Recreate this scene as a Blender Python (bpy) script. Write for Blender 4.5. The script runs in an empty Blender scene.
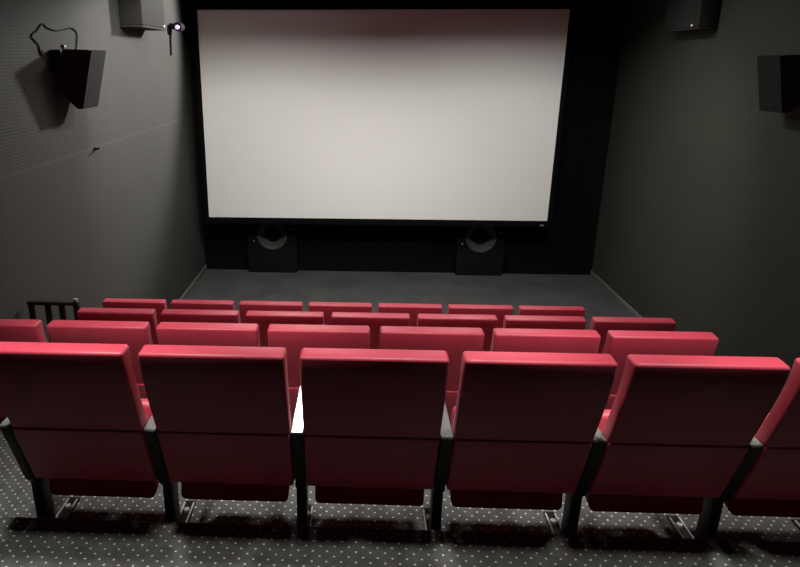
import bpy, bmesh, math, random
from mathutils import Vector, Matrix
random.seed(4)
scn = bpy.context.scene
C = scn.collection
Z0 = 3.005                      # eye height above the front floor

# ------------------------------------------------------------------ materials
def new_mat(name):
    m = bpy.data.materials.new(name); m.use_nodes = True
    nt = m.node_tree
    return m, nt, nt.nodes['Principled BSDF']

def plain(name, col, rough=.6, metal=0., spec=.5, bump=0., bscale=200.):
    m, nt, b = new_mat(name)
    b.inputs['Base Color'].default_value = (*col, 1)
    b.inputs['Roughness'].default_value = rough
    b.inputs['Metallic'].default_value = metal
    b.inputs['Specular IOR Level'].default_value = spec
    if bump:
        tc = nt.nodes.new('ShaderNodeTexCoord'); n = nt.nodes.new('ShaderNodeTexNoise')
        n.inputs['Scale'].default_value = bscale; n.inputs['Detail'].default_value = 3
        bp = nt.nodes.new('ShaderNodeBump'); bp.inputs['Strength'].default_value = bump
        bp.inputs['Distance'].default_value = .004
        nt.links.new(tc.outputs['Object'], n.inputs['Vector'])
        nt.links.new(n.outputs['Fac'], bp.inputs['Height'])
        nt.links.new(bp.outputs['Normal'], b.inputs['Normal'])
    return m

def math_node(nt, op, a=None, bval=None):
    n = nt.nodes.new('ShaderNodeMath'); n.operation = op
    for i, v in enumerate((a, bval)):
        if v is None: continue
        if isinstance(v, (int, float)): n.inputs[i].default_value = v
        else: nt.links.new(v, n.inputs[i])
    return n.outputs[0]

def mix_col(nt, fac, a, b):
    n = nt.nodes.new('ShaderNodeMix'); n.data_type = 'RGBA'
    if isinstance(fac, (int, float)): n.inputs[0].default_value = fac
    else: nt.links.new(fac, n.inputs[0])
    for i, v in ((6, a), (7, b)):
        if isinstance(v, tuple): n.inputs[i].default_value = (*v, 1)
        else: nt.links.new(v, n.inputs[i])
    return n.outputs[2]

def velvet():
    m, nt, b = new_mat('red_velvet')
    tc = nt.nodes.new('ShaderNodeTexCoord')
    n = nt.nodes.new('ShaderNodeTexNoise'); n.inputs['Scale'].default_value = 9; n.inputs['Detail'].default_value = 4
    nt.links.new(tc.outputs['Object'], n.inputs['Vector'])
    col = mix_col(nt, n.outputs['Fac'], (.46, .036, .064), (.58, .056, .092))
    nt.links.new(col, b.inputs['Base Color'])
    b.inputs['Roughness'].default_value = .46
    b.inputs['Specular IOR Level'].default_value = .5
    b.inputs['Sheen Weight'].default_value = .12
    b.inputs['Sheen Roughness'].default_value = .45
    b.inputs['Sheen Tint'].default_value = (1, .70, .82, 1)
    f = nt.nodes.new('ShaderNodeTexNoise'); f.inputs['Scale'].default_value = 260
    nt.links.new(tc.outputs['Object'], f.inputs['Vector'])
    bp = nt.nodes.new('ShaderNodeBump'); bp.inputs['Strength'].default_value = .25; bp.inputs['Distance'].default_value = .003
    nt.links.new(f.outputs['Fac'], bp.inputs['Height']); nt.links.new(bp.outputs['Normal'], b.inputs['Normal'])
    return m

def dotted_carpet():
    m, nt, b = new_mat('dotted_carpet')
    tc = nt.nodes.new('ShaderNodeTexCoord')
    mp = nt.nodes.new('ShaderNodeMapping')
    k = 1 / .0411
    mp.inputs['Rotation'].default_value = (0, 0, math.radians(45)); mp.inputs['Scale'].default_value = (k, k, k)
    nt.links.new(tc.outputs['Object'], mp.inputs['Vector'])
    sp = nt.nodes.new('ShaderNodeSeparateXYZ'); nt.links.new(mp.outputs[0], sp.inputs[0])
    fx = math_node(nt, 'SUBTRACT', math_node(nt, 'FRACT', sp.outputs[0]), .5)
    fy = math_node(nt, 'SUBTRACT', math_node(nt, 'FRACT', sp.outputs[1]), .5)
    d = math_node(nt, 'SQRT', math_node(nt, 'ADD', math_node(nt, 'MULTIPLY', fx, fx), math_node(nt, 'MULTIPLY', fy, fy)))
    dot = math_node(nt, 'LESS_THAN', d, .115)
    n = nt.nodes.new('ShaderNodeTexNoise'); n.inputs['Scale'].default_value = 14; n.inputs['Detail'].default_value = 6
    nt.links.new(tc.outputs['Object'], n.inputs['Vector'])
    ramp = nt.nodes.new('ShaderNodeValToRGB')
    ramp.color_ramp.elements[0].position = .3; ramp.color_ramp.elements[0].color = (.076, .075, .071, 1)
    ramp.color_ramp.elements[1].position = .7; ramp.color_ramp.elements[1].color = (.122, .121, .115, 1)
    nt.links.new(n.outputs['Fac'], ramp.inputs[0])
    col = mix_col(nt, dot, ramp.outputs[0], (.62, .62, .57))
    nt.links.new(col, b.inputs['Base Color'])
    b.inputs['Roughness'].default_value = .95; b.inputs['Specular IOR Level'].default_value = .1
    return m

def front_carpet():
    m, nt, b = new_mat('grey_carpet')
    tc = nt.nodes.new('ShaderNodeTexCoord')
    n = nt.nodes.new('ShaderNodeTexNoise'); n.inputs['Scale'].default_value = 2.2; n.inputs['Detail'].default_value = 7; n.inputs['Roughness'].default_value = .65
    nt.links.new(tc.outputs['Object'], n.inputs['Vector'])
    ramp = nt.nodes.new('ShaderNodeValToRGB')
    ramp.color_ramp.elements[0].position = .3; ramp.color_ramp.elements[0].color = (.048, .048, .047, 1)
    ramp.color_ramp.elements[1].position = .7; ramp.color_ramp.elements[1].color = (.074, .074, .072, 1)
    nt.links.new(n.outputs['Fac'], ramp.inputs[0]); nt.links.new(ramp.outputs[0], b.inputs['Base Color'])
    b.inputs['Roughness'].default_value = .95; b.inputs['Specular IOR Level'].default_value = .1
    return m

def wall_fabric(name, col, seam):
    """dark stretched wall cloth: fine horizontal ribs above the rail seam, wide panels with faint seams"""
    m, nt, b = new_mat(name)
    tc = nt.nodes.new('ShaderNodeTexCoord')
    sp = nt.nodes.new('ShaderNodeSeparateXYZ'); nt.links.new(tc.outputs['Object'], sp.inputs[0])
    y, z = sp.outputs[1], sp.outputs[2]
    # ribs
    up = math_node(nt, 'GREATER_THAN', z, 2.285)
    near = nt.nodes.new('ShaderNodeMapRange'); near.inputs[1].default_value = 4.4; near.inputs[2].default_value = 6.4
    near.inputs[3].default_value = 1; near.inputs[4].default_value = .08; nt.links.new(y, near.inputs[0])
    rib = math_node(nt, 'SINE', math_node(nt, 'MULTIPLY', z, 2 * math.pi / .022))
    rib = math_node(nt, 'MULTIPLY', math_node(nt, 'MULTIPLY', rib, up), near.outputs[0])
    # seams
    hz = math_node(nt, 'LESS_THAN', math_node(nt, 'ABSOLUTE', math_node(nt, 'SUBTRACT', z, 2.275)), .012)
    fy = math_node(nt, 'FRACT', math_node(nt, 'DIVIDE', math_node(nt, 'SUBTRACT', y, 4.4), 1.22))
    vt = math_node(nt, 'LESS_THAN', math_node(nt, 'ABSOLUTE', math_node(nt, 'SUBTRACT', fy, .5)), .006)
    n = nt.nodes.new('ShaderNodeTexNoise'); n.inputs['Scale'].default_value = 1.6; n.inputs['Detail'].default_value = 5
    nt.links.new(tc.outputs['Object'], n.inputs['Vector'])
    c0 = mix_col(nt, n.outputs['Fac'], tuple(v * .86 for v in col), tuple(v * 1.14 for v in col))
    ribc = math_node(nt, 'MULTIPLY', math_node(nt, 'ADD', math_node(nt, 'MULTIPLY', rib, .5), 0), .28)
    c1 = mix_col(nt, math_node(nt, 'MAXIMUM', ribc, 0.), c0, tuple(v * .5 for v in col))
    c2 = mix_col(nt, math_node(nt, 'MULTIPLY', hz, .5), c1, seam)
    c3 = mix_col(nt, math_node(nt, 'MULTIPLY', vt, .25), c2, seam)
    nt.links.new(c3, b.inputs['Base Color'])
    bp = nt.nodes.new('ShaderNodeBump'); bp.inputs['Strength'].default_value = .2; bp.inputs['Distance'].default_value = .003
    nt.links.new(rib, bp.inputs['Height']); nt.links.new(bp.outputs['Normal'], b.inputs['Normal'])
    b.inputs['Roughness'].default_value = .85; b.inputs['Specular IOR Level'].default_value = .2
    return m

def emit(name, col, strength):
    m, nt, b = new_mat(name)
    b.inputs['Base Color'].default_value = (*col, 1)
    b.inputs['Emission Color'].default_value = (*col, 1); b.inputs['Emission Strength'].default_value = strength
    return m

M = dict(
    velvet=velvet(),
    shell=plain('dark_red_shell', (.30, .016, .030), .85, spec=.15, bump=.2, bscale=260),
    black=plain('black_metal', (.012, .012, .012), .5, spec=.3),
    arm=plain('grey_laminate', (.17, .17, .16), .13, spec=.7),
    steel=plain('steel', (.42, .42, .40), .4),
    carpet=dotted_carpet(), front=front_carpet(),
    wall=wall_fabric('wall_cloth', (.041, .040, .0365), (.062, .060, .055)),
    wall_dim=wall_fabric('olive_wall_cloth', (.036, .036, .028), (.043, .043, .034)),
    black_wall=plain('black_wall', (.004, .004, .004), .9, spec=.1),
    black_cloth=plain('black_cloth', (.0045, .0045, .0048), .95, spec=.05),
    ceiling=plain('black_ceiling', (.02, .02, .02), .9, spec=.1),
    screen=plain('screen_white', (.80, .79, .76), .9, spec=.1),
    cabinet=plain('speaker_black', (.040, .039, .036), .8, spec=.2, bump=.1, bscale=400),
    baffle=plain('speaker_grille', (.012, .012, .011), .85, spec=.12, bump=.3, bscale=500),
    sub=plain('sub_black', (.0055, .0055, .006), .8, spec=.1),
    cone=plain('cone_paper', (.055, .056, .051), .7, spec=.2),
    trim=plain('grey_trim', (.15, .146, .135), .45, spec=.4),
    box=plain('box_paint', (.023, .022, .020), .8, spec=.1),
    cable=plain('cable_rubber', (.008, .008, .008), .8, spec=.05),
    pale=plain('pale_plastic', (.26, .25, .23), .6),
    purple=emit('infrared_glow', (.72, .50, 1.0), 1.1),
    led=emit('small_led', (.9, .9, .85), .08),
)

# ------------------------------------------------------------------ helpers
def finish(name, bm, mat, parent=None, loc=None, smooth=True, angle=35):
    me = bpy.data.meshes.new(name)
    bmesh.ops.recalc_face_normals(bm, faces=bm.faces)
    bm.to_mesh(me); bm.free()
    me.materials.append(mat)
    if smooth:
        for p in me.polygons: p.use_smooth = True
        me.set_sharp_from_angle(angle=math.radians(angle))
    o = bpy.data.objects.new(name, me); C.objects.link(o)
    if parent is not None: o.parent = parent
    if loc is not None: o.location = loc
    return o

def bm_box(bm, x0, x1, y0, y1, z0, z1, bevel=0, seg=2):
    vs = [bm.verts.new((x, y, z)) for x in (x0, x1) for y in (y0, y1) for z in (z0, z1)]
    idx = ((0, 1, 3, 2), (4, 6, 7, 5), (0, 4, 5, 1), (2, 3, 7, 6), (0, 2, 6, 4), (1, 5, 7, 3))
    fs = [bm.faces.new([vs[i] for i in f]) for f in idx]
    if bevel:
        es = list({e for f in fs for e in f.edges})
        bmesh.ops.bevel(bm, geom=es, offset=bevel, segments=seg, profile=.5, affect='EDGES')
    return bm

def box(name, x0, x1, y0, y1, z0, z1, mat, parent=None, bevel=0, seg=2):
    return finish(name, bm_box(bmesh.new(), x0, x1, y0, y1, z0, z1, bevel, seg), mat, parent)

def bm_prism_x(bm, prof, x0, x1, bevel=0, seg=3):
    """profile in (y,z) extruded along x"""
    a = [bm.verts.new((x0, y, z)) for y, z in prof]
    b = [bm.verts.new((x1, y, z)) for y, z in prof]
    n = len(prof); fs = [bm.faces.new(a), bm.faces.new(b[::-1])]
    for i in range(n):
        fs.append(bm.faces.new((a[i], b[i], b[(i + 1) % n], a[(i + 1) % n])))
    bmesh.ops.recalc_face_normals(bm, faces=fs)
    if bevel:
        es = [e for e in {e for f in fs for e in f.edges} if e.calc_face_angle(0) > math.radians(25)]
        bmesh.ops.bevel(bm, geom=es, offset=bevel, segments=seg, profile=.5, affect='EDGES')
    return bm

def bm_cyl(bm, c, r, h, axis='Z', seg=24, r2=None):
    rot = {'Z': Matrix(), 'Y': Matrix.Rotation(math.pi / 2, 4, 'X'), 'X': Matrix.Rotation(math.pi / 2, 4, 'Y')}[axis]
    bmesh.ops.create_cone(bm, cap_ends=True, segments=seg, radius1=r, radius2=r if r2 is None else r2, depth=h,
                          matrix=Matrix.Translation(c) @ rot)
    return bm

def bm_tube(bm, pts, r, seg=8):
    pts = [Vector(p) for p in pts]; rings = []
    for i, p in enumerate(pts):
        t = (pts[min(i + 1, len(pts) - 1)] - pts[max(i - 1, 0)]).normalized()
        u = t.orthogonal().normalized() if i == 0 else (u - t * u.dot(t)).normalized()
        v = t.cross(u)
        rings.append([bm.verts.new(p + (u * math.cos(a) + v * math.sin(a)) * r)
                      for a in (2 * math.pi * k / seg for k in range(seg))])
    for a, b in zip(rings, rings[1:]):
        for k in range(seg):
            bm.faces.new((a[k], a[(k + 1) % seg], b[(k + 1) % seg], b[k]))
    bm.faces.new(rings[0][::-1]); bm.faces.new(rings[-1])
    return bm

def spline(pts, n=8):
    """Catmull-Rom through the points"""
    P = [Vector(p) for p in pts]; P = [P[0] * 2 - P[1]] + P + [P[-1] * 2 - P[-2]]
    out = []
    for i in range(1, len(P) - 2):
        for k in range(n):
            t = k / n
            out.append(.5 * ((2 * P[i]) + (P[i + 1] - P[i - 1]) * t + (2 * P[i - 1] - 5 * P[i] + 4 * P[i + 1] - P[i + 2]) * t * t
                       + (3 * P[i] - P[i - 1] - 3 * P[i + 1] + P[i + 2]) * t ** 3))
    out.append(P[-2]); return out

def bm_lathe(bm, prof, c, seg=40, cap0=True, cap1=True):
    """profile (r, d): radius and distance along -Y from c"""
    rings = []
    for r, d in prof:
        rings.append([bm.verts.new((c[0] + r * math.cos(a), c[1] - d, c[2] + r * math.sin(a)))
                      for a in (2 * math.pi * k / seg for k in range(seg))])
    for a, b in zip(rings, rings[1:]):
        for k in range(seg):
            bm.faces.new((a[k], a[(k + 1) % seg], b[(k + 1) % seg], b[k]))
    if cap0: bm.faces.new(rings[0])
    if cap1: bm.faces.new(rings[-1][::-1])
    return bm

def thing(name, label, cat, loc=(0, 0, 0), group=None):
    o = bpy.data.objects.new(name, None); C.objects.link(o)
    o.location = loc; o.empty_display_size = .1
    o['label'] = label; o['category'] = cat
    if group: o['group'] = group
    return o

def tag(o, label, cat, group=None):
    o['label'] = label; o['category'] = cat
    if group: o['group'] = group
    return o

def struct(o):
    o['kind'] = 'structure'; return o

# ------------------------------------------------------------------ the room
XL, XR, YB, YF, ZC = -2.336, 3.405, -1.3, 9.45, 4.06
T = .15
struct(box('wall_left', XL - T, XL, YB - T, YF + T, -.2, ZC + .1, M['wall']))
struct(box('wall_right', XR, XR + T, YB - T, YF + T, -.2, ZC + .1, M['wall_dim']))
struct(box('wall_front', XL, XR, YF, YF + T, -.2, ZC + .1, M['black_cloth']))
struct(box('wall_back', XL, XR, YB - T, YB, -.2, ZC + .1, M['black_wall']))
struct(box('ceiling', XL, XR, YB, YF, ZC, ZC + .1, M['ceiling']))
struct(box('floor', XL, XR, 5.33, YF, -.2, 0, M['front']))
FL = {2: 0.0, 3: .300, 4: .615, 5: .935}                     # platform heights under each row
for n_, (k, y0, y1) in enumerate(((3, 4.33, 5.33), (4, 3.33, 4.33), (5, 2.33, 3.33))):
    struct(box('floor_platform', XL, XR, y0, y1, -.2, FL[k], M['carpet'], bevel=.006, seg=2))
struct(box('floor_platform', XL, XR, YB, 2.33, -.2, 1.125, M['carpet'], bevel=.006, seg=2))
struct(box('baseboard_left', XL, XL + .018, 5.33, YF, 0, .07, M['trim'], bevel=.004))
struct(box('baseboard_right', XR - .018, XR, 5.33, YF, 0, .07, M['trim'], bevel=.004))

# ------------------------------------------------------------------ the screen
YS = 9.05
sx0, sx1, sz0, sz1 = -2.146, 2.565, Z0 - 2.106, Z0 + .605
scr = thing('cinema_screen', 'large blank pale cinema screen in a thin black frame on the front wall', 'screen', (0.215, YS, sz0))
def local(o, parent):
    o.parent = parent; o.matrix_parent_inverse = Matrix.Translation(-Vector(parent.location)); return o
local(box('projection_surface', sx0, sx1, YS, YS + .02, sz0, sz1, M['screen']), scr)
for nm, b in (('frame_side', (sx0 - .06, sx0, sz0 - .085, sz1 + .06)), ('frame_side', (sx1, sx1 + .06, sz0 - .085, sz1 + .06)),
              ('frame_rail', (sx0, sx1, sz0 - .085, sz0)), ('frame_rail', (sx0, sx1, sz1, sz1 + .06))):
    local(box(nm, b[0], b[1], YS - .03, YS + .02, b[2], b[3], M['black_cloth'], bevel=.006), scr)
local(box('badge', sx1 - .10, sx1 - .05, YS - .034, YS - .03, sz0 - .062, sz0 - .048, M['pale']), scr)

for x in (-1.2, .2, 1.6):
    local(box('wall_mount', x - .05, x + .05, YS + .02, YF, Z0 - .4, Z0 - .3, M['black']), scr)
# ------------------------------------------------------------------ subwoofers under the screen
def subwoofer(x0, x1, label):
    xc = (x0 + x1) / 2; h = .80; y0 = YF - .115
    t = thing('subwoofer', label, 'speaker', (xc, y0, 0), 'subwoofers under the screen')
    zc, R = .57, .232
    # cabinet with a round opening in its front plate, the cone sinks into it
    bm = bmesh.new()
    corners = [math.atan2(z - zc, x - xc) for x in (x0, x1) for z in (0, h)]
    angs = sorted([2 * math.pi * k / 48 - math.pi for k in range(48)] + corners)
    hole, rim, back = [], [], []
    for a in angs:
        c, q = math.cos(a), math.sin(a)
        t_ = min(((x1 - xc) / c if c > 1e-9 else 1e9), ((x0 - xc) / c if c < -1e-9 else 1e9),
                 ((h - zc) / q if q > 1e-9 else 1e9), ((0 - zc) / q if q < -1e-9 else 1e9))
        hole.append(bm.verts.new((xc + R * c, y0, zc + R * q)))
        rim.append(bm.verts.new((xc + t_ * c, y0, zc + t_ * q)))
        back.append(bm.verts.new((xc + t_ * c, YF - .003, zc + t_ * q)))
    n_ = len(angs)
    for k in range(n_):
        l = (k + 1) % n_
        bm.faces.new((hole[k], hole[l], rim[l], rim[k])); bm.faces.new((rim[k], rim[l], back[l], back[k]))
    bm.faces.new(back)
    local(finish('cabinet', bm, M['sub']), t)
    local(finish('driver_ring', bm_lathe(bmesh.new(), ((R + .004, -.004), (R + .004, .006), (R - .004, .008), (R - .012, .003), (R - .012, -.004)), (xc, y0, zc), cap0=False, cap1=False), M['sub']), t)
    local(finish('speaker_cone', bm_lathe(bmesh.new(), ((R - .012, -.001), (R - .025, .004), (R - .04, -.001), (.118, -.085), (.112, -.088)), (xc, y0, zc), cap0=False, cap1=False), M['cone']), t)
    local(finish('dust_cap', bm_lathe(bmesh.new(), ((.118, -.082), (.105, -.062), (.08, -.045), (.045, -.034), (.004, -.03)), (xc, y0, zc), cap0=False), M['sub']), t)
    for a in (18, 198):
        a = math.radians(a)
        local(finish('bolt', bm_cyl(bmesh.new(), (xc + (R + .05) * math.cos(a), y0 - .003, zc + (R + .05) * math.sin(a)), .009, .012, 'Y', 10), M['steel']), t)
subwoofer(-1.66, -.94, 'black floor subwoofer with round driver below the left part of the screen')
subwoofer(1.40, 2.07, 'black floor subwoofer with round driver below the right part of the screen')

# ------------------------------------------------------------------ wall speakers
def wall_speaker(side, y0, y1, xt, xb, xi, xw, zt, zb, label):
    """wedge cabinet: baffle leans over, side faces the seats. side=+1 on the left wall (baffle looks to +X)"""
    t = thing('mounted_speaker', label, 'speaker', (xw, (y0 + y1) / 2, zt - .1), 'wedge speakers on the side walls')
    s = side
    prof = ((xi, zt), (xt - s * .012, zt - .006), (xb - s * .012, zb), (xb - s * .035, zb - .004), (xi - s * .004, zb + .075), (xi - s * .012, zt - .17))
    bm = bmesh.new()
    a = [bm.verts.new((x, y0, z)) for x, z in prof]; b = [bm.verts.new((x, y1, z)) for x, z in prof]
    bm.faces.new(a); bm.faces.new(b[::-1])
    for i in range(len(prof)):
        j = (i + 1) % len(prof); bm.faces.new((a[i], b[i], b[j], a[j]))
    bmesh.ops.bevel(bm, geom=list(bm.edges), offset=.008, segments=2, affect='EDGES')
    local(finish('cabinet', bm, M['cabinet']), t)
    # the grille: thin slab on the leaning baffle
    bm = bmesh.new()
    q = [(xt - s * .012, zt - .006), (xt, zt - .006), (xb, zb), (xb - s * .012, zb)]
    a = [bm.verts.new((x, y0 + .008, z)) for x, z in q]; b = [bm.verts.new((x, y1 - .008, z)) for x, z in q]
    bm.faces.new(a); bm.faces.new(b[::-1])
    for i in range(4):
        j = (i + 1) % 4; bm.faces.new((a[i], b[i], b[j], a[j]))
    bmesh.ops.bevel(bm, geom=list(bm.edges), offset=.004, segments=2, affect='EDGES')
    local(finish('grille', bm, M['baffle']), t)
    xs = sorted((xw, xi + s * .02))
    bm = bm_box(bmesh.new(), xs[0], xs[1], y0 - .045, y0 + .05, zt - .165, zt - .005, .006)
    local(finish('wall_bracket', bm, M['black']), t)
    bolt = finish('bracket_knob', bm_cyl(bmesh.new(), (xi + s * .03, y0 - .012, zt + .016), .016, .03, 'Y', 12), M['pale'])
    local(bolt, t)
    return t
sl = wall_speaker(1, 5.15, 5.475, -2.039, -2.155, -2.272, XL, Z0 + .075, Z0 - .362,
                  'black wedge speaker with a loose looping cable on the left wall')
pts = [(XL + .007, y, Z0 + z) for y, z in ((4.955, -.02), (4.95, .04), (4.925, .10), (4.84, .155), (4.93, .195), (5.03, .245), (5.10, .222), (5.24, .207), (5.40, .222),
                                         (5.52, .237), (5.60, .222), (5.625, .19), (5.60, .12), (5.56, .06))]
pts[0] = (XL + .03, 5.09, Z0 - .03)
local(finish('cable', bm_tube(bmesh.new(), spline(pts, 6), .005), M['cable']), sl)
wall_speaker(-1, 5.38, 5.71, 3.118, 3.222, 3.345, XR, Z0 + .042, Z0 - .385,
             'black wedge speaker on the dim right wall above the aisle')

# boxes further along the walls, right under the ceiling
def wall_box(x0, x1, y0, y1, z0, z1, lit, label):
    t = thing('mounted_box', label, 'box', ((x0 + x1) / 2, y0, z0), 'boxes high on the side walls')
    local(box('body', x0, x1, y0, y1, z0, z1, M['box'], bevel=.012), t)
    xe = x1 if lit > 0 else x0
    local(box('lower_lip', x0, x1, y0 - .006, y1 + .006, z0 - .022, z0, M['box'], bevel=.004), t)
    local(finish('indicator_light', bm_cyl(bmesh.new(), (xe, y1 - .05 if lit > 0 else y0 + .12, z0 + .02), .011, .012, 'X', 12), M['led']), t)
wall_box(XL, -2.114, 6.68, 7.44, Z0 + .315, Z0 + .86, 1, 'dark box fixed high on the left wall near the screen')
wall_box(3.21, XR, 6.98, 7.75, Z0 + .305, Z0 + .86, -1, 'dark box fixed high on the right wall near the screen')

# night-vision camera
cam_t = thing('security_camera', 'small wall camera with a glowing purple lens beside the top left screen corner', 'camera', (XL, 8.40, Z0 + .37))
local(finish('mount', bm_cyl(bmesh.new(), (XL + .03, 8.40, Z0 + .38), .035, .06, 'X', 16), M['black']), cam_t)
local(finish('body', bm_cyl(bmesh.new(), (XL + .115, 8.40, Z0 + .372), .05, .15, 'Y', 20), M['black']), cam_t)
local(finish('lens', bm_lathe(bmesh.new(), ((.026, 0), (.026, .008), (.017, .016), (.005, .02)), (XL + .115, 8.324, Z0 + .366), seg=20), M['purple']), cam_t)
local(finish('cable', bm_tube(bmesh.new(), spline([(XL + .02, 8.39, Z0 + .35), (XL + .012, 8.36, Z0 + .2), (XL + .012, 8.34, Z0 + .05)], 4), .012), M['cable']), cam_t)

hk = bmesh.new(); bm_cyl(hk, (XL + .012, 5.73, Z0 - .738), .016, .024, 'X', 12); bm_tube(hk, [(XL + .018, 5.73, Z0 - .738), (XL + .05, 5.70, Z0 - .735), (XL + .055, 5.70, Z0 - .72)], .008)
tag(finish('wall_hook', hk, M['black']), 'tiny black hook on the left wall below the wedge speaker', 'hook')

# guard rail by the left wall
gr = thing('guard_rail', 'low black metal rail with four flat bars by the left wall', 'railing', (-2.15, 4.19, FL[4]))
zt = Z0 - 1.585
local(box('top_rail', -2.300, -1.938, 4.175, 4.21, zt - .024, zt, M['black'], bevel=.004), gr)
for x in (-2.275, -2.158, -2.061, -1.958):
    local(box('bar', x - .022, x + .022, 4.185, 4.199, FL[4], zt - .02, M['black'], bevel=.003), gr)
local(box('end_tab', -1.972, -1.944, 4.178, 4.207, zt, zt + .024, M['pale'], bevel=.004), gr)

# ------------------------------------------------------------------ cinema chairs
S, W = .5794, .527
REAR = [(0.004, 1.060), (.000, 1.074), (.039, .920), (.108, .732), (.126, .684)]
BACK_T = .077
def up(y, z): return (y, z)
def make_back():
    rear = [(.000, 1.079), (.016, 1.00), (.039, .921), (.070, .83), (.108, .732), (.150, .615), (.190, .505), (.234, .385)]
    front = [(y + BACK_T, z) for y, z in rear[::-1]]
    front[-1] = (.084, 1.084)
    bm = bm_prism_x(bmesh.new(), rear + front, -W / 2, W / 2)
    # softly rounded upholstery edges
    sharp = [e for e in bm.edges if e.calc_face_angle(0) > math.radians(35)]
    bmesh.ops.bevel(bm, geom=sharp, offset=.013, segments=3, profile=.5, affect='EDGES')
    return bm
def make_rear_panel():
    rear = [(.118, .690), (.108 + .012, .679), (.143, .612), (.183, .502), (.226, .388), (.238, .378)]
    fr = [(y + .03, z + .004) for y, z in rear[::-1]]
    return bm_prism_x(bmesh.new(), rear + fr, -W / 2 + .004, W / 2 - .004, .004, 2)
def make_seat():
    # folded up: the pan stands in front of the backrest, bottom edge hanging below the shell
    prof = [(.300, .268), (.385, .285), (.405, .36), (.438, .63), (.432, .665), (.400, .680), (.368, .668), (.330, .48)]
    bm = bm_prism_x(bmesh.new(), prof, -.232, .232)
    sharp = [e for e in bm.edges if e.calc_face_angle(0) > math.radians(28)]
    bmesh.ops.bevel(bm, geom=sharp, offset=.018, segments=3, profile=.5, affect='EDGES')
    return bm
def make_seat_pan():
    prof = [(.272, .268), (.299, .264), (.329, .478), (.312, .478)]
    bm = bm_prism_x(bmesh.new(), prof, -.232, .232)
    es = [e for e in bm.edges if abs(e.verts[0].co.x - e.verts[1].co.x) < 1e-4 and abs(e.verts[0].co.z - e.verts[1].co.z) < .02 and e.verts[0].co.z < .3]
    bmesh.ops.bevel(bm, geom=es, offset=.022, segments=4, profile=.5, affect='EDGES')
    return bm
def make_standard(sx):
    x0, x1 = sx - .0215, sx + .0215
    prof = [(.122, .690), (.150, .615), (.190, .505), (.236, .372), (.272, .335), (.275, 0.0), (.355, 0.0), (.355, .30), (.39, .40), (.46, .690)]
    return bm_prism_x(bmesh.new(), prof, x0, x1, .004, 2)
def make_arm(sx):
    prof = [(.124, .690), (.126, .699), (.51, .699), (.53, .696), (.53, .690)]
    return bm_prism_x(bmesh.new(), prof, sx - .0235, sx + .0235, .002, 2)
def make_foot(sx):
    bm = bmesh.new()
    bm_box(bm, sx - .024, sx + .024, .275, .60, 0, .012, .003)
    return bm
def make_foot_rail(sx):
    bm = bmesh.new()
    for dx in (-.022, .022): bm_box(bm, sx + dx - .004, sx + dx + .004, .36, .575, .012, .024, .002)
    return bm
def make_bolt(sx):
    bm = bmesh.new(); bm_cyl(bm, (sx, .52, .018), .014, .014, 'Z', 12); return bm

def make_chair():
    t = thing('cinema_chair', 'red cinema chair', 'chair')
    finish('backrest', make_back(), M['velvet'], t)
    finish('rear_panel', make_rear_panel(), M['velvet'], t)
    seat = finish('seat', make_seat(), M['velvet'], t)
    finish('seat_pan', make_seat_pan(), M['shell'], seat)
    add_standard(t, -S / 2)
    return t
MESH = {}
def add_standard(t, sx):
    key = round(sx, 3)
    if key not in MESH:
        parts = {}
        parts['leg'] = (make_standard(sx), M['black']); parts['armrest'] = (make_arm(sx), M['arm'])
        parts['foot_plate'] = (make_foot(sx), M['black'])
        parts['foot_trim'] = (make_foot_rail(sx), M['steel']); parts['bolt'] = (make_bolt(sx), M['steel'])
        leg = finish('leg', *parts['leg']); MESH[key] = {'leg': leg.data}
        leg.parent = t
        a = finish('armrest', *parts['armrest'], smooth=False); a.parent = t; MESH[key]['armrest'] = a.data
        fp = finish('foot_plate', *parts['foot_plate']); fp.parent = leg; MESH[key]['foot_plate'] = fp.data
        for n in ('foot_trim', 'bolt'):
            o = finish(n, *parts[n]); o.parent = leg; MESH[key][n] = o.data
    else:
        leg = bpy.data.objects.new('leg', MESH[key]['leg']); C.objects.link(leg); leg.parent = t
        a = bpy.data.objects.new('armrest', MESH[key]['armrest']); C.objects.link(a); a.parent = t
        for n in ('foot_plate', 'foot_trim', 'bolt'):
            o = bpy.data.objects.new(n, MESH[key][n]); C.objects.link(o); o.parent = leg

def dup(root, label, group, loc):
    r = root.copy(); C.objects.link(r); r.location = loc; r['label'] = label; r['group'] = group
    for ch in list(root.children):
        c = ch.copy(); C.objects.link(c); c.parent = r
        for g in list(ch.children):
            d = g.copy(); C.objects.link(d); d.parent = c
    return r

ORD = ['first', 'second', 'third', 'fourth', 'fifth', 'sixth', 'seventh']
ROWS = {   # row: (x of chair 0, rear-top y, indices, label phrase, group)
    5: (-1.1056, 2.1083, range(0, 6), 'in the nearest row, dark from behind', 'chairs of the nearest row'),
    4: (-1.3682, 3.1083, range(-1, 6), 'in the second row back from the nearest', 'chairs of the second nearest row'),
    3: (-1.6649, 4.1083, range(0, 7), 'in the row just behind the front row', 'chairs of the row behind the front row'),
    2: (-1.9016, 5.1083, range(0, 7), 'in the front row closest to the screen', 'chairs of the front row'),
}
proto = None
for row, (xo, y, idx, phrase, group) in ROWS.items():
    idx = list(idx)
    for n, i in enumerate(idx):
        pos = ('leftmost' if n == 0 else 'rightmost' if n == len(idx) - 1 else ORD[n] + ' from the left')
        label = f'red upholstered cinema chair {phrase}, {pos}'
        loc = (xo + S * i, y, FL[row])
        if proto is None:
            proto = make_chair(); proto['label'] = label; proto['group'] = group; proto.location = loc
            src = proto
        else:
            o = dup(src, label, group, loc)
            if n == len(idx) - 1: add_standard(o, S / 2)

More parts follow.
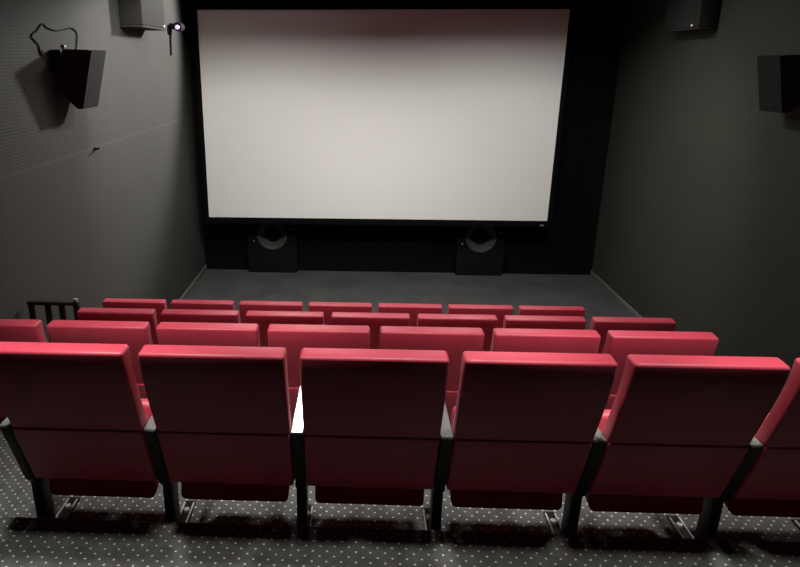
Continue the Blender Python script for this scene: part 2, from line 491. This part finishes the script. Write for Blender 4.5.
# ------------------------------------------------------------------ light
def area(name, loc, size, size_y, power, col=(1, .98, .945), rot=(0, 0, 0), shape='RECTANGLE', spread=180):
    l = bpy.data.lights.new(name, 'AREA'); l.shape = shape; l.size = size; l.size_y = size_y
    l.energy = power; l.color = col; l.spread = math.radians(spread)
    o = bpy.data.objects.new(name, l); C.objects.link(o); o.location = loc; o.rotation_euler = rot
    return o
struct(box('shade_beam', XL, XR, 7.24, 7.40, Z0 + .74, ZC, M['ceiling'], bevel=.01))  # unseen beam, added to keep strip light off the top of the screen
def spot(name, loc, aim, power, cone, blend, radius, col=(1, .98, .945)):
    l = bpy.data.lights.new(name, 'SPOT'); l.energy = power; l.color = col
    l.spot_size = math.radians(cone); l.spot_blend = blend; l.shadow_soft_size = radius
    o = bpy.data.objects.new(name, l); C.objects.link(o); o.location = loc
    o.rotation_euler = (Vector(aim) - Vector(loc)).to_track_quat('-Z', 'Y').to_euler()
    return o
struct(box('shade_beam', XL, XR, 5.84, 5.94, Z0 + .812, ZC, M['ceiling'], bevel=.01))  # second unseen beam, added to cut the screen spots softly near the top
spot('downlight', (-.85, 1.87, Z0 + 1.02), (-.85, 2.54, Z0 - 1.9), 138, 57, .7, .08)
spot('downlight', (1.20, 1.87, Z0 + 1.02), (1.20, 2.54, Z0 - 1.9), 138, 57, .7, .08)
for x in (-1.1, .3, 1.7):
    spot('chair_top_fill', (x, 2.2, Z0 + 1.03), (x, 2.83, Z0 - 1.9), 200, 52, .7, .1)  # added fill from above, brightens the chair tops of the nearest row
for x in (-1.0, .2, 1.4):
    spot('chair_top_fill', (x, 3.7, Z0 + 1.03), (x, 4.4, Z0 - 2.2), 125, 62, .7, .1)  # added fill as well, for the tops of the rows further down
area('strip_light', (-.64, 6.62, Z0 + 1.02), .16, 1.1, 68)
area('strip_light', (1.45, 6.62, Z0 + 1.02), .16, 1.1, 50)  # added strip, lifts the right side of the screen
for x, p in ((-1.6, 330), (2.0, 290)):
    spot('screen_fill', (x, 5.2, Z0 + 1.0), (x, 9.05, Z0 - 3.1), p, 92, .8, .15)  # added fill spots, even out the screen and brighten its lower part
spot('wall_spotlight', (-.40, 8.70, Z0 + .95), (XL, 7.3, Z0 + .3), 800, 84, .5, .12)

w = bpy.data.worlds.new('World'); scn.world = w; w.use_nodes = True
w.node_tree.nodes['Background'].inputs[0].default_value = (.002, .002, .002, 1)

# ------------------------------------------------------------------ camera
yaw, pitch, roll, fpx = -.0458, .3242, .0012, 661.04
F = Vector((math.sin(yaw) * math.cos(pitch), math.cos(yaw) * math.cos(pitch), -math.sin(pitch)))
R = Vector((math.cos(yaw), -math.sin(yaw), 0)); U = R.cross(F)
R2 = R * math.cos(roll) + U * math.sin(roll); U2 = -R * math.sin(roll) + U * math.cos(roll)
cd = bpy.data.cameras.new('camera'); cam = bpy.data.objects.new('camera', cd); C.objects.link(cam)
m = Matrix((R2, U2, -F)).transposed().to_4x4(); m.translation = Vector((0, 0, Z0)); cam.matrix_world = m
cd.sensor_width = 36; cd.lens = fpx / 800 * 36
cd.shift_x = 68.47 / 800; cd.shift_y = -1.52 / 800
cd.clip_start = .02; cd.clip_end = 60
scn.camera = cam

vs = scn.view_settings
scn.display_settings.display_device = 'sRGB'
vs.view_transform = 'Standard'; vs.look = 'None'; vs.gamma = 1; vs.exposure = 0; vs.use_curve_mapping = False
